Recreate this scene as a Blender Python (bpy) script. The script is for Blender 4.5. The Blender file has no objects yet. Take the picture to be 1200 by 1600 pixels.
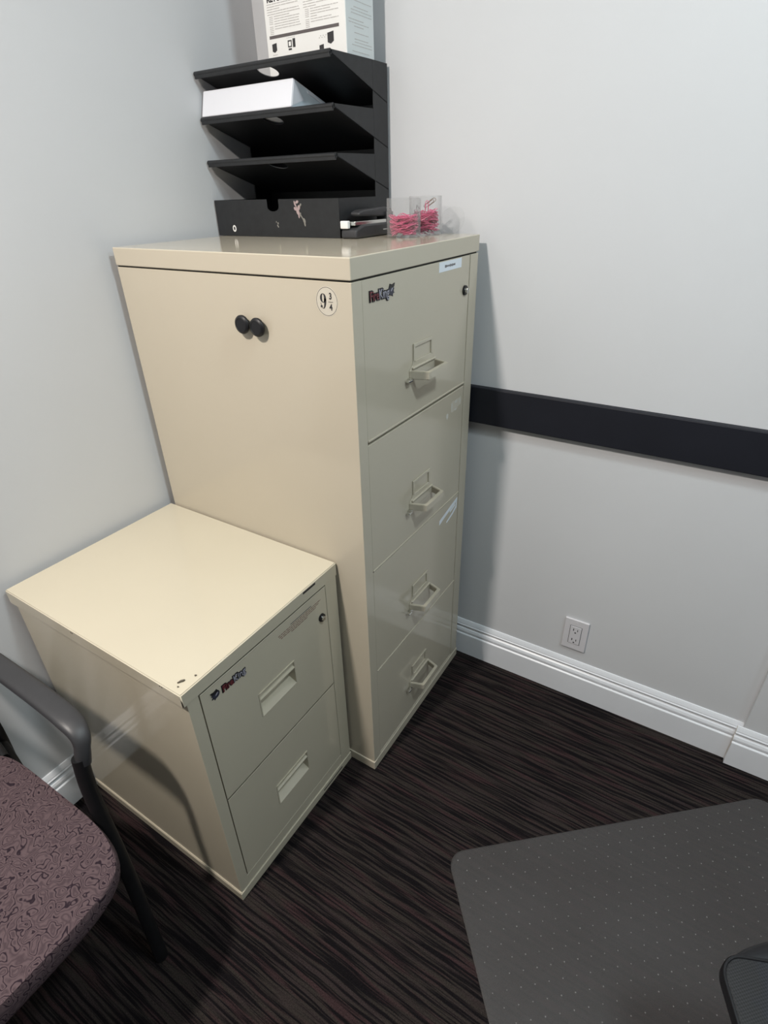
import bpy, bmesh, math, random
from mathutils import Vector, Matrix
random.seed(7)
SC = bpy.context.scene
COL = SC.collection
PI = math.pi

# ------------------------------------------------------------------ camera
cr = Vector((0.84713279, 0.53088427, -0.02297685))
cu = Vector((-0.25027211, 0.43675657, 0.86406456))
cf = Vector((-0.46875357, 0.72622696, -0.50285633))
cam = bpy.data.cameras.new('camera')
cam.sensor_fit = 'HORIZONTAL'; cam.sensor_width = 36.0
cam.lens = 866.86 / 1200 * 36.0
cam.clip_start = 0.02; cam.clip_end = 50
camo = bpy.data.objects.new('camera', cam); COL.objects.link(camo)
M = Matrix.Identity(4)
for i in range(3):
    M[i][0] = cr[i]; M[i][1] = cu[i]; M[i][2] = -cf[i]
M[0][3], M[1][3], M[2][3] = 1.24678, -1.38502, 1.43646
camo.matrix_world = M
SC.camera = camo

# ------------------------------------------------------------------ light
SC.view_settings.view_transform = 'Standard'
SC.view_settings.look = 'None'
SC.view_settings.gamma = 1.0
SC.view_settings.use_curve_mapping = False
SC.view_settings.exposure = 0.0
w = bpy.data.worlds.new('world'); SC.world = w
w.use_nodes = True
w.node_tree.nodes['Background'].inputs[0].default_value = (0.75, 0.85, 1.0, 1)
w.node_tree.nodes['Background'].inputs[1].default_value = 0.10

def lamp(name, loc, target, power, size, color, shape='DISK', size_y=None, spread=PI):
    l = bpy.data.lights.new(name, 'AREA'); l.shape = shape; l.size = size
    if size_y: l.size_y = size_y
    l.energy = power; l.color = color; l.spread = spread
    o = bpy.data.objects.new(name, l); COL.objects.link(o)
    o.location = loc
    o.rotation_euler = (Vector(target) - Vector(loc)).to_track_quat('-Z', 'Y').to_euler()
    return o
lamp('warm_downlight', (0.43, -1.83, 2.47), (0.42, -1.3, 0), 42, 0.11, (1.0, 0.925, 0.85))
lamp('cool_light', (1.70, -0.80, 2.47), (1.1, -0.5, 0), 14, 0.22, (0.84, 0.97, 1.0))  # cool ceiling downlight
lamp('cool_light', (2.7, -1.10, 2.47), (1.2, -0.3, 0.5), 13, 0.35, (0.80, 0.95, 1.0))  # added fill lamp, no known fixture; lifts cabinet fronts and back wall

# ------------------------------------------------------------------ materials
def new_mat(name, color, rough=0.5, metal=0.0, spec=0.5, trans=0.0, ior=1.45, coat=0.0):
    m = bpy.data.materials.new(name); m.use_nodes = True
    b = m.node_tree.nodes['Principled BSDF']
    b.inputs['Base Color'].default_value = (*color, 1)
    b.inputs['Roughness'].default_value = rough
    b.inputs['Metallic'].default_value = metal
    b.inputs['Specular IOR Level'].default_value = spec
    b.inputs['Transmission Weight'].default_value = trans
    b.inputs['IOR'].default_value = ior
    b.inputs['Coat Weight'].default_value = coat
    return m
def nodes(m): return m.node_tree.nodes, m.node_tree.links, m.node_tree.nodes['Principled BSDF']
def coords(m, scale=(1, 1, 1), space='Object'):
    n, l, b = nodes(m)
    if space == 'World':
        tc = n.new('ShaderNodeNewGeometry'); out = tc.outputs['Position']
    else:
        tc = n.new('ShaderNodeTexCoord'); out = tc.outputs['Object']
    mp = n.new('ShaderNodeMapping'); mp.inputs['Scale'].default_value = scale
    l.new(out, mp.inputs[0])
    return mp.outputs[0]
def noise(m, vec, scale, detail=3, rough=0.5, dist=0.0):
    n, l, b = nodes(m)
    t = n.new('ShaderNodeTexNoise')
    t.inputs['Scale'].default_value = scale; t.inputs['Detail'].default_value = detail
    t.inputs['Roughness'].default_value = rough; t.inputs['Distortion'].default_value = dist
    l.new(vec, t.inputs['Vector']); return t.outputs['Fac']
def ramp(m, fac, stops):
    n, l, b = nodes(m)
    r = n.new('ShaderNodeValToRGB'); l.new(fac, r.inputs[0])
    e = r.color_ramp.elements
    while len(e) < len(stops): e.new(0.5)
    for k, (p, c) in enumerate(stops):
        e[k].position = p; e[k].color = (*c, 1)
    return r.outputs[0]
def bump(m, fac, strength, dist=0.001):
    n, l, b = nodes(m)
    bp = n.new('ShaderNodeBump'); bp.inputs['Strength'].default_value = strength
    bp.inputs['Distance'].default_value = dist
    l.new(fac, bp.inputs['Height']); l.new(bp.outputs[0], b.inputs['Normal'])
def mathn(m, op, a, b_=None, c=None):
    n, l, _ = nodes(m)
    t = n.new('ShaderNodeMath'); t.operation = op
    for k, v in enumerate((a, b_, c)):
        if v is None: continue
        if isinstance(v, (int, float)): t.inputs[k].default_value = v
        else: l.new(v, t.inputs[k])
    return t.outputs[0]

def speckled(name, c, rough, var=0.06, scale=6, bscale=500, bstr=0.05, spec=0.5, coat=0.0):
    m = new_mat(name, c, rough, spec=spec, coat=coat)
    n, l, b = nodes(m)
    v = coords(m, space='World')
    f = noise(m, v, scale, 4)
    c0 = tuple(x * (1 - var) for x in c); c1 = tuple(min(1, x * (1 + var)) for x in c)
    l.new(ramp(m, f, [(0.3, c0), (0.7, c1)]), b.inputs['Base Color'])
    bump(m, noise(m, v, bscale, 2), bstr, 0.0006)
    return m
M_WALL = speckled('wall_paint', (0.612, 0.622, 0.642), 0.75, 0.015, 3, 350, 0.12, spec=0.25)
M_FAR = speckled('far_wall_paint', (0.36, 0.37, 0.38), 0.8, 0.03, 3, 300, 0.1)  # unseen walls coloured darker to cut their bounce light
M_CEIL = new_mat('ceiling_paint', (0.8, 0.8, 0.78), 0.9)
M_TRIM = speckled('trim_paint', (0.76, 0.78, 0.82), 0.32, 0.02, 8, 200, 0.03)
M_TRIMDIRT = speckled('scuffed_trim_paint', (0.56, 0.53, 0.49), 0.5, 0.2, 90, 200, 0.05)
M_RAIL = speckled('black_rail_paint', (0.011, 0.012, 0.018), 0.55, 0.1, 10, 300, 0.05, spec=0.35)
M_PUTTY = speckled('putty_enamel', (0.52, 0.468, 0.375), 0.11, 0.012, 4, 900, 0.012, spec=0.5)
M_PUTTY2 = speckled('putty_enamel_worn', (0.54, 0.490, 0.385), 0.10, 0.015, 4, 900, 0.010, spec=0.5)
M_DARKGAP = new_mat('gap_shadow_steel', (0.03, 0.03, 0.028), 0.8)
M_BLACK = speckled('black_powder_steel', (0.018, 0.019, 0.021), 0.48, 0.15, 60, 900, 0.15, spec=0.45)
M_FRAME = speckled('black_chair_steel', (0.008, 0.008, 0.009), 0.5, 0.15, 60, 900, 0.1, spec=0.3)
M_BLACKPLASTIC = new_mat('black_plastic', (0.012, 0.012, 0.014), 0.42, spec=0.35)
M_GREYPLASTIC = speckled('dark_grey_plastic', (0.035, 0.035, 0.038), 0.42, 0.05, 50, 1500, 0.1)
M_CHROME = new_mat('chrome', (0.75, 0.75, 0.72), 0.18, metal=1)
M_WHITE = new_mat('white_card', (0.80, 0.79, 0.77), 0.6)
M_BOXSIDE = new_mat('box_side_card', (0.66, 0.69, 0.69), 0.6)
M_REAM = new_mat('ream_wrapper', (0.72, 0.73, 0.78), 0.35)
M_REAMEND = new_mat('ream_folded_end', (0.62, 0.70, 0.76), 0.3)
M_INK = new_mat('black_ink', (0.03, 0.028, 0.03), 0.6)
M_GREYINK = new_mat('grey_ink', (0.50, 0.48, 0.47), 0.6)
M_BARINK = new_mat('brown_grey_ink', (0.11, 0.095, 0.095), 0.6)
M_REDINK = new_mat('faded_red_ink', (0.20, 0.11, 0.09), 0.6)
M_LOGORED = new_mat('logo_red', (0.16, 0.035, 0.04), 0.4)
M_LOGOGREY = new_mat('logo_grey', (0.32, 0.31, 0.36), 0.35)
M_LOGOBLACK = new_mat('logo_black', (0.012, 0.011, 0.013), 0.4)
M_LOGODARK = new_mat('logo_slate', (0.035, 0.036, 0.055), 0.4)
M_TAPE = new_mat('tape_residue', (0.58, 0.57, 0.52), 0.6)
M_TAPEFILM = new_mat('tape_film', (0.54, 0.50, 0.42), 0.5)
M_LABEL = new_mat('white_label', (0.75, 0.80, 0.86), 0.5)
M_STICKER = new_mat('clear_sticker', (0.56, 0.52, 0.44), 0.3)
M_PINK = new_mat('pink_wire', (0.72, 0.13, 0.26), 0.28, spec=0.6)
M_GOLD = new_mat('gold_wire', (0.45, 0.38, 0.25), 0.3, metal=1)
M_SILVER = new_mat('silver_wire', (0.6, 0.6, 0.6), 0.25, metal=1)
M_PETAL = new_mat('decal_pink', (0.38, 0.29, 0.29), 0.6)
M_PETAL2 = new_mat('decal_grey', (0.22, 0.21, 0.19), 0.6)
M_OUTLET = new_mat('outlet_plastic', (0.66, 0.65, 0.68), 0.3)
M_HOLE = new_mat('slot_dark', (0.01, 0.01, 0.012), 0.7)
M_CHIP = new_mat('bare_chip', (0.10, 0.085, 0.065), 0.7)

# clear cup plastic: thin clear sheet
def clear_mat(name, tint, amount, rough=0.05):
    m = bpy.data.materials.new(name); m.use_nodes = True
    n, l = m.node_tree.nodes, m.node_tree.links
    n.clear()
    out = n.new('ShaderNodeOutputMaterial'); mix = n.new('ShaderNodeMixShader')
    tr = n.new('ShaderNodeBsdfTransparent'); tr.inputs[0].default_value = (*tint, 1)
    gl = n.new('ShaderNodeBsdfPrincipled'); gl.inputs['Base Color'].default_value = (0.55, 0.55, 0.55, 1)
    gl.inputs['Roughness'].default_value = rough
    lw = n.new('ShaderNodeLayerWeight'); lw.inputs[0].default_value = 0.25
    mm = n.new('ShaderNodeMath'); mm.operation = 'MULTIPLY_ADD'
    mm.inputs[1].default_value = 0.36; mm.inputs[2].default_value = amount
    l.new(lw.outputs['Facing'], mm.inputs[0])
    l.new(mm.outputs[0], mix.inputs[0]); l.new(tr.outputs[0], mix.inputs[1]); l.new(gl.outputs[0], mix.inputs[2])
    l.new(mix.outputs[0], out.inputs[0])
    return m
M_CLEAR = clear_mat('clear_cup_plastic', (0.97, 0.97, 0.97), 0.035)

# carpet: narrow streaks running along x
def carpet():
    m = new_mat('striped_carpet', (0.02, 0.02, 0.02), 0.95, spec=0.12)
    n, l, b = nodes(m)
    v0 = coords(m, (1, 1, 1), 'World')
    warp = noise(m, v0, 9, 2)
    comb = n.new('ShaderNodeSeparateXYZ'); l.new(v0, comb.inputs[0])
    y = mathn(m, 'MULTIPLY_ADD', warp, 0.006, comb.outputs[1])
    cx = n.new('ShaderNodeCombineXYZ'); l.new(comb.outputs[0], cx.inputs[0]); l.new(y, cx.inputs[1])
    def stretched(sx, sy, det, seed):
        mp = n.new('ShaderNodeMapping'); mp.inputs['Scale'].default_value = (sx, sy, 1)
        mp.inputs['Location'].default_value = (seed, seed * 1.7, 0)
        l.new(cx.outputs[0], mp.inputs[0])
        return noise(m, mp.outputs[0], 1.0, det, 0.6)
    a = stretched(4, 138, 2, 3.1)
    fine = stretched(8, 420, 1, 9.7)
    f = mathn(m, 'ADD', mathn(m, 'MULTIPLY', a, 0.75), mathn(m, 'MULTIPLY', fine, 0.25))
    stripe = ramp(m, f, [(0.45, (0, 0, 0)), (0.55, (1, 1, 1))])
    hue = ramp(m, stretched(6, 45, 1, 21.0), [(0.35, (0.032, 0.0235, 0.0235)), (0.5, (0.030, 0.025, 0.022)), (0.64, (0.038, 0.022, 0.023))])
    tuft = noise(m, v0, 420, 1)
    mx = n.new('ShaderNodeMix'); mx.data_type = 'RGBA'
    l.new(stripe, mx.inputs['Factor']); mx.inputs['A'].default_value = (0.0060, 0.0050, 0.0060, 1)
    l.new(hue, mx.inputs['B'])
    mul = n.new('ShaderNodeMix'); mul.data_type = 'RGBA'; mul.blend_type = 'MULTIPLY'; mul.inputs['Factor'].default_value = 1
    l.new(mx.outputs['Result'], mul.inputs['A'])
    l.new(ramp(m, tuft, [(0.25, (0.6, 0.6, 0.6)), (0.75, (1.35, 1.35, 1.35))]), mul.inputs['B'])
    l.new(mul.outputs['Result'], b.inputs['Base Color'])
    bump(m, mathn(m, 'ADD', tuft, f), 0.6, 0.003)
    return m
M_CARPET = carpet()

# upholstery: dark scrolls on dusty mauve
def upholstery():
    m = new_mat('scroll_upholstery', (0.12, 0.08, 0.085), 0.9, spec=0.15)
    n, l, b = nodes(m)
    v = coords(m, (1, 1, 1), 'World')
    mp = n.new('ShaderNodeVectorMath'); mp.operation = 'MULTIPLY_ADD'
    nz = n.new('ShaderNodeTexNoise'); nz.inputs['Scale'].default_value = 46; nz.inputs['Detail'].default_value = 1
    l.new(v, nz.inputs['Vector'])
    sb = n.new('ShaderNodeVectorMath'); sb.operation = 'SUBTRACT'; l.new(nz.outputs['Color'], sb.inputs[0]); sb.inputs[1].default_value = (0.5, 0.5, 0.5)
    l.new(sb.outputs[0], mp.inputs[0]); mp.inputs[1].default_value = (0.030, 0.030, 0.0); l.new(v, mp.inputs[2])
    vo = n.new('ShaderNodeTexVoronoi'); vo.feature = 'SMOOTH_F1'; vo.inputs['Scale'].default_value = 56
    vo.inputs['Smoothness'].default_value = 0.4
    l.new(mp.outputs[0], vo.inputs['Vector'])
    ang = noise(m, v, 92, 1)
    s = mathn(m, 'MULTIPLY_ADD', mathn(m, 'SINE', mathn(m, 'ADD', mathn(m, 'MULTIPLY', vo.outputs['Distance'], 17.0), mathn(m, 'MULTIPLY', ang, 6.0))), 0.5, 0.5)
    line = ramp(m, s, [(0.0, (0, 0, 0)), (0.03, (0.05, 0.05, 0.05)), (0.10, (0.85, 0.85, 0.85)), (0.5, (1, 1, 1)), (0.9, (0.70, 0.70, 0.70)), (1.0, (0.5, 0.5, 0.5))])
    weave = noise(m, v, 1300, 1)
    mx = n.new('ShaderNodeMix'); mx.data_type = 'RGBA'; l.new(line, mx.inputs['Factor'])
    mx.inputs['A'].default_value = (0.022, 0.014, 0.020, 1); mx.inputs['B'].default_value = (0.105, 0.073, 0.079, 1)
    l.new(mx.outputs['Result'], b.inputs['Base Color'])
    bump(m, mathn(m, 'ADD', line, mathn(m, 'MULTIPLY', weave, 0.8)), 0.35, 0.001)
    return m
M_FABRIC = upholstery()

# chair mat: frosted clear vinyl over the carpet
def matvinyl():
    m = bpy.data.materials.new('frosted_mat_vinyl'); m.use_nodes = True
    n, l = m.node_tree.nodes, m.node_tree.links
    b = n['Principled BSDF']
    b.inputs['Base Color'].default_value = (0.085, 0.080, 0.080, 1)
    b.inputs['Roughness'].default_value = 0.42
    out = n['Material Output']
    tr = n.new('ShaderNodeBsdfTransparent'); tr.inputs[0].default_value = (0.8, 0.78, 0.78, 1)
    mix = n.new('ShaderNodeMixShader'); mix.inputs[0].default_value = 0.62
    l.new(tr.outputs[0], mix.inputs[1]); l.new(b.outputs[0], mix.inputs[2]); l.new(mix.outputs[0], out.inputs[0])
    v = coords(m, (1, 1, 1), 'World')
    t = noise(m, v, 260, 2)
    bump(m, t, 0.25, 0.001)
    return m
M_MAT = matvinyl()
M_STUD = new_mat('mat_stud', (0.17, 0.165, 0.165), 0.35)
def meshfab():
    m = new_mat('seat_mesh_fabric', (0.03, 0.033, 0.04), 0.8)
    n, l, b = nodes(m)
    v = coords(m, (1, 1, 1), 'World')
    ck = n.new('ShaderNodeTexChecker'); ck.inputs['Scale'].default_value = 420
    l.new(v, ck.inputs[0]); ck.inputs[1].default_value = (0.014, 0.015, 0.018, 1); ck.inputs[2].default_value = (0.028, 0.030, 0.035, 1)
    f = noise(m, v, 9, 2)
    mx = n.new('ShaderNodeMix'); mx.data_type = 'RGBA'; mx.blend_type = 'MULTIPLY'; mx.inputs['Factor'].default_value = 1
    l.new(ck.outputs[0], mx.inputs['A'])
    l.new(ramp(m, f, [(0.4, (0.9, 0.9, 0.85)), (0.6, (0.8, 0.95, 1.4))]), mx.inputs['B'])  # patchy blue sheen put into the mesh colour
    l.new(mx.outputs['Result'], b.inputs['Base Color'])
    return m
M_MESHFAB = meshfab()

# ------------------------------------------------------------------ helpers
ORG = {}
def org_of(o): return ORG.get(o.name, Vector((0, 0, 0))) if o else Vector((0, 0, 0))
def obj(name, bm, mat, parent=None, origin=None, smooth=False, label=None):
    """link bm (world coordinates) as one mesh object"""
    o0 = org_of(parent) if parent else (Vector(origin) if origin is not None else Vector((0, 0, 0)))
    bmesh.ops.translate(bm, vec=-o0, verts=bm.verts)
    me = bpy.data.meshes.new(name); bm.to_mesh(me); bm.free()
    mats = mat if isinstance(mat, (list, tuple)) else [mat]
    for k in mats: me.materials.append(k)
    if smooth:
        for p in me.polygons: p.use_smooth = True
        me.set_sharp_from_angle(angle=math.radians(50))
    o = bpy.data.objects.new(name, me); COL.objects.link(o)
    if smooth:
        wn = o.modifiers.new('weighted', 'WEIGHTED_NORMAL'); wn.keep_sharp = True; wn.weight = 90
    if parent: o.parent = parent
    else: o.location = o0
    ORG[o.name] = o0.copy()
    if label: o['label'] = label
    return o
def thing(name, label, cat, loc=(0, 0, 0), group=None):
    o = bpy.data.objects.new(name, None); COL.objects.link(o)
    o.location = loc; o.empty_display_size = 0.05
    o['label'] = label; o['category'] = cat
    if group: o['group'] = group
    ORG[o.name] = Vector(loc)
    return o
def tag(o, label, cat, group=None):
    o['label'] = label; o['category'] = cat
    if group: o['group'] = group
    return o
def struct(name, bm, mat, smooth=False):
    o = obj(name, bm, mat, smooth=smooth); o['kind'] = 'structure'; return o
def merge(bm, b2, mi=None, T=None):
    if T is not None: bmesh.ops.transform(b2, matrix=T, verts=b2.verts)
    if mi is not None:
        for f in b2.faces: f.material_index = mi
    me = bpy.data.meshes.new('tmp'); b2.to_mesh(me); b2.free()
    bm.from_mesh(me); bpy.data.meshes.remove(me)
def box(bm, x0, x1, y0, y1, z0, z1, bev=0.0, mi=0, seg=2, T=None):
    b = bmesh.new()
    bmesh.ops.create_cube(b, size=1)
    for v in b.verts:
        v.co = Vector(((x0 + x1) / 2 + v.co.x * (x1 - x0), (y0 + y1) / 2 + v.co.y * (y1 - y0), (z0 + z1) / 2 + v.co.z * (z1 - z0)))
    if bev: bmesh.ops.bevel(b, geom=b.edges[:], offset=bev, segments=seg, affect='EDGES', profile=0.5)
    merge(bm, b, mi, T)
def poly(bm, pts, axis, a0, a1, bev=0.0, mi=0, T=None):
    """extrude a 2-D polygon (the two remaining axes, in order) along axis from a0 to a1"""
    b = bmesh.new()
    def mk(p, a):
        if axis == 0: return (a, p[0], p[1])
        if axis == 1: return (p[0], a, p[1])
        return (p[0], p[1], a)
    v0 = [b.verts.new(mk(p, a0)) for p in pts]; v1 = [b.verts.new(mk(p, a1)) for p in pts]
    b.faces.new(v0); b.faces.new(v1[::-1])
    n = len(pts)
    for i in range(n): b.faces.new([v0[i], v1[i], v1[(i + 1) % n], v0[(i + 1) % n]])
    bmesh.ops.recalc_face_normals(b, faces=b.faces[:])
    if bev: bmesh.ops.bevel(b, geom=b.edges[:], offset=bev, segments=2, affect='EDGES', profile=0.5)
    merge(bm, b, mi, T)
def cyl(bm, p, d, r0, r1, h, n=32, mi=0, bev=0.0):
    """cylinder from p along d"""
    b = bmesh.new()
    bmesh.ops.create_cone(b, cap_ends=True, segments=n, radius1=r0, radius2=r1, depth=h)
    if bev:
        bmesh.ops.bevel(b, geom=[e for e in b.edges if len(e.link_faces) == 2 and max(len(f.verts) for f in e.link_faces) > 4], offset=bev, segments=3, affect='EDGES', profile=0.5)
    q = Vector(d).normalized().to_track_quat('Z', 'Y').to_matrix().to_4x4()
    T = Matrix.Translation(Vector(p)) @ q @ Matrix.Translation((0, 0, h / 2))
    merge(bm, b, mi, T)
def smooth_path(pts, n=8, closed=False):
    P = [Vector(p) for p in pts]; out = []
    m = len(P)
    rng = range(m if closed else m - 1)
    for i in rng:
        p1, p2 = P[i], P[(i + 1) % m]
        p0 = P[(i - 1) % m] if (closed or i > 0) else p1 + (p1 - p2)
        p3 = P[(i + 2) % m] if (closed or i < m - 2) else p2 + (p2 - p1)
        for k in range(n):
            t = k / n
            out.append(0.5 * ((2 * p1) + (-p0 + p2) * t + (2 * p0 - 5 * p1 + 4 * p2 - p3) * t * t + (-p0 + 3 * p1 - 3 * p2 + p3) * t ** 3))
    if not closed: out.append(P[-1])
    return out
def sweep(bm, path, ru, rv=None, n=12, up=(0, 0, 1), closed=False, mi=0, sq=2.0):
    """sweep a (super)ellipse: ru across, rv along the local up; radii may be lists"""
    rv = ru if rv is None else rv
    L = len(path); rings = []
    up = Vector(up)
    for i, p in enumerate(path):
        a = path[(i - 1) % L] if (closed or i > 0) else path[i]
        b = path[(i + 1) % L] if (closed or i < L - 1) else path[i]
        t = (b - a).normalized()
        s = t.cross(up)
        if s.length < 1e-3: s = t.cross(Vector((1, 0, 0)))
        s.normalize(); u = s.cross(t).normalized()
        up = u.copy()
        a_ = ru[i] if isinstance(ru, (list, tuple)) else ru
        b_ = rv[i] if isinstance(rv, (list, tuple)) else rv
        ring = []
        for k in range(n):
            th = 2 * PI * k / n; c, s_ = math.cos(th), math.sin(th)
            e = 2.0 / sq
            x = math.copysign(abs(c) ** e, c) * a_; y = math.copysign(abs(s_) ** e, s_) * b_
            ring.append(bm.verts.new(p + s * x + u * y))
        rings.append(ring)
    m = L if closed else L - 1
    for i in range(m):
        r0, r1 = rings[i], rings[(i + 1) % L]
        for k in range(n):
            f = bm.faces.new([r0[k], r0[(k + 1) % n], r1[(k + 1) % n], r1[k]]); f.material_index = mi
    if not closed:
        f = bm.faces.new(rings[0][::-1]); f.material_index = mi
        f = bm.faces.new(rings[-1]); f.material_index = mi
    bmesh.ops.recalc_face_normals(bm, faces=bm.faces[:])
def text_bm(s, size, extrude=0.0003, offset=0.0, align='CENTER', shear=0.0, sx=1.0, spacing=1.0):
    c = bpy.data.curves.new('tmp_text', 'FONT'); c.body = s; c.size = size; c.extrude = extrude; c.offset = offset
    c.align_x = align; c.align_y = 'CENTER'; c.shear = shear; c.resolution_u = 3; c.space_character = spacing
    o = bpy.data.objects.new('tmp_text', c); COL.objects.link(o)
    dg = bpy.context.evaluated_depsgraph_get(); dg.update()
    me = bpy.data.meshes.new_from_object(o.evaluated_get(dg))
    b = bmesh.new(); b.from_mesh(me)
    bpy.data.meshes.remove(me); bpy.data.objects.remove(o); bpy.data.curves.remove(c)
    for v in b.verts: v.co.x *= sx
    return b
def face_T(origin, facing):
    """text plane -> wall plane; facing '+x' (reads along +y) or '-y' (reads along +x)"""
    if facing == '+x': R = Matrix(((0, 0, 1), (1, 0, 0), (0, 1, 0)))
    else: R = Matrix(((1, 0, 0), (0, 0, -1), (0, 1, 0)))
    return Matrix.Translation(Vector(origin)) @ R.to_4x4()
def disc_pts(cx, cy, rx, ry, n=24, a0=0, a1=2 * PI, rot=0):
    o = []
    for k in range(n):
        a = a0 + (a1 - a0) * k / (n if abs(a1 - a0 - 2 * PI) < 1e-6 else n - 1)
        x, y = rx * math.cos(a), ry * math.sin(a)
        o.append((cx + x * math.cos(rot) - y * math.sin(rot), cy + x * math.sin(rot) + y * math.cos(rot)))
    return o

# ------------------------------------------------------------------ setting
JX, JY = 1.517, -0.018           # where the wall steps forward
bm = bmesh.new(); box(bm, -0.1, 3.5, -3.7, 0.1, -0.08, 0.0); struct('floor', bm, M_CARPET)
bm = bmesh.new(); box(bm, -0.1, 3.5, -3.7, 0.1, 2.50, 2.58); struct('ceiling', bm, M_CEIL)
bm = bmesh.new(); box(bm, -0.1, 0.0, -3.7, 0.1, 0.0, 2.50); struct('wall_left', bm, M_WALL)
bm = bmesh.new(); poly(bm, [(0, 0), (JX, 0), (JX, JY), (3.4, JY), (3.4, 0.1), (0, 0.1)], 2, 0.0, 2.50); struct('wall_back', bm, M_WALL)
bm = bmesh.new(); box(bm, 3.4, 3.5, -3.7, 0.1, 0.0, 2.50); struct('wall_right', bm, M_FAR)
bm = bmesh.new(); box(bm, 0.0, 3.4, -3.7, -3.6, 0.0, 2.50); struct('wall_front', bm, M_FAR)
PROF = [(0.016, 0), (0.016, 0.0845), (0.0155, 0.0865), (0.0118, 0.0895), (0.0118, 0.092), (0.0135, 0.0955), (0.0135, 0.101), (0.011, 0.108),
        (0.0065, 0.1120), (0.0040, 0.1160), (0.0105, 0.1185), (0.0112, 0.1225), (0.0085, 0.1255), (0.0088, 0.128), (0.0055, 0.1365), (0.003, 0.1415), (0, 0.142)]
bm = bmesh.new(); poly(bm, [(0, 0)] + PROF, 1, -3.6, 0.0); struct('baseboard_left', bm, M_TRIM)
bm = bmesh.new()
poly(bm, [(0, 0)] + [(-d, z) for d, z in PROF], 0, 0.0, JX + 0.001)
poly(bm, [(JY + 0.002, 0)] + [(JY - d, z) for d, z in PROF], 0, JX - 0.014, 3.4)
# scuffed end of the stepped run
poly(bm, [(JY + 0.002, 0.0005)] + [(JY - d + 0.0004, z) for d, z in PROF[1:]], 0, JX - 0.0148, JX - 0.0138, mi=1)
struct('baseboard_back', bm, [M_TRIM, M_TRIMDIRT])
bm = bmesh.new()
box(bm, 0.0, JX + 0.002, -0.021, 0.0, 0.869, 0.970, 0.0025)
box(bm, JX - 0.004, 3.4, -0.040, -0.016, 0.869, 0.970, 0.0025)
struct('trim_1', bm, M_RAIL)

# ------------------------------------------------------------------ wall outlet
t = thing('wall_outlet', 'white double power socket on the wall above the baseboard', 'outlet', (1.040, 0, 0.243))
bm = bmesh.new(); box(bm, 1.004, 1.076, -0.0065, 0.0, 0.185, 0.301, 0.003, seg=3)
obj('cover_plate', bm, M_OUTLET, t, smooth=True)
bm = bmesh.new(); box(bm, 1.0235, 1.0565, -0.0082, -0.003, 0.2095, 0.2765, 0.001)
box(bm, 1.0222, 1.0578, -0.00672, -0.003, 0.2082, 0.2778, mi=1)
for cz in (0.262, 0.224):
    box(bm, 1.0325, 1.0350, -0.0084, -0.003, cz - 0.002, cz + 0.0065, mi=1)
    box(bm, 1.0450, 1.0470, -0.0084, -0.003, cz - 0.002, cz + 0.0055, mi=1)
    cyl(bm, (1.040, -0.003, cz - 0.0085), (0, -1, 0), 0.0025, 0.0025, 0.0054, 12, mi=1)
obj('socket_insert', bm, [M_OUTLET, M_HOLE], t)
for z in (0.2915, 0.1945):
    bm = bmesh.new(); cyl(bm, (1.040, -0.005, z), (0, -1, 0), 0.0028, 0.0024, 0.0022, 16)
    obj('screw', bm, M_OUTLET, t, smooth=True)

# ------------------------------------------------------------------ four-drawer cabinet
TX0, TX1, TY0, TY1, TH = 0.0264, 0.6627, -0.5651, -0.0335, 1.340
def logo(parent, x, y, z, wd, emblem_left):
    """moulded badge; reads along +y"""
    k = wd / 0.096
    bm = bmesh.new()
    s = 0.0235 * k
    off = (-0.012 * k) if not emblem_left else (0.012 * k)
    for txt, dy, m in (('Fire', -0.0185 * k, 1), ('King', 0.0145 * k, 2)):
        o = off + dy
        merge(bm, text_bm(txt, s, 0.0008, 0.0021 * k, sx=0.84), 0, face_T((x + 0.0006, y + o, z - 0.0015), '+x'))
        merge(bm, text_bm(txt, s, 0.0010, 0.0001, sx=0.84), m, face_T((x + 0.0016, y + o, z - 0.0015), '+x'))
    # animal-head emblem: body, ear, mane spikes
    ey = y + (off + 0.041 * k if not emblem_left else off - 0.050 * k); sg = 1 if not emblem_left else -1
    poly(bm, disc_pts(ey, z + 0.001, 0.0095 * k, 0.0090 * k, 14, rot=0.5), 0, x, x + 0.0016, mi=3)
    poly(bm, [(ey - 0.008 * k * sg, z + 0.004 * k), (ey - 0.004 * k * sg, z + 0.0125 * k), (ey + 0.004 * k * sg, z + 0.0105 * k), (ey + 0.013 * k * sg, z + 0.0125 * k), (ey + 0.010 * k * sg, z + 0.006 * k)], 0, x, x + 0.0018, mi=0)
    for a, b_ in ((0.3, 0.0125), (-0.4, 0.013), (-1.1, 0.012)):
        poly(bm, [(ey + sg * k * 0.007 * math.cos(a + 0.3), z + k * 0.007 * math.sin(a + 0.3)), (ey + sg * k * b_ * math.cos(a), z + k * b_ * math.sin(a)), (ey + sg * k * 0.007 * math.cos(a - 0.3), z + k * 0.007 * math.sin(a - 0.3))], 0, x, x + 0.0017, mi=3)
    poly(bm, disc_pts(ey + 0.001, z + 0.002, 0.0045 * k, 0.0016 * k, 10, rot=0.7), 0, x + 0.001, x + 0.0021, mi=2)
    return obj('badge', bm, [M_LOGOBLACK, M_LOGORED, M_LOGOGREY, M_LOGODARK], parent, label='black raised maker badge with red and grey letters')
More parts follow.
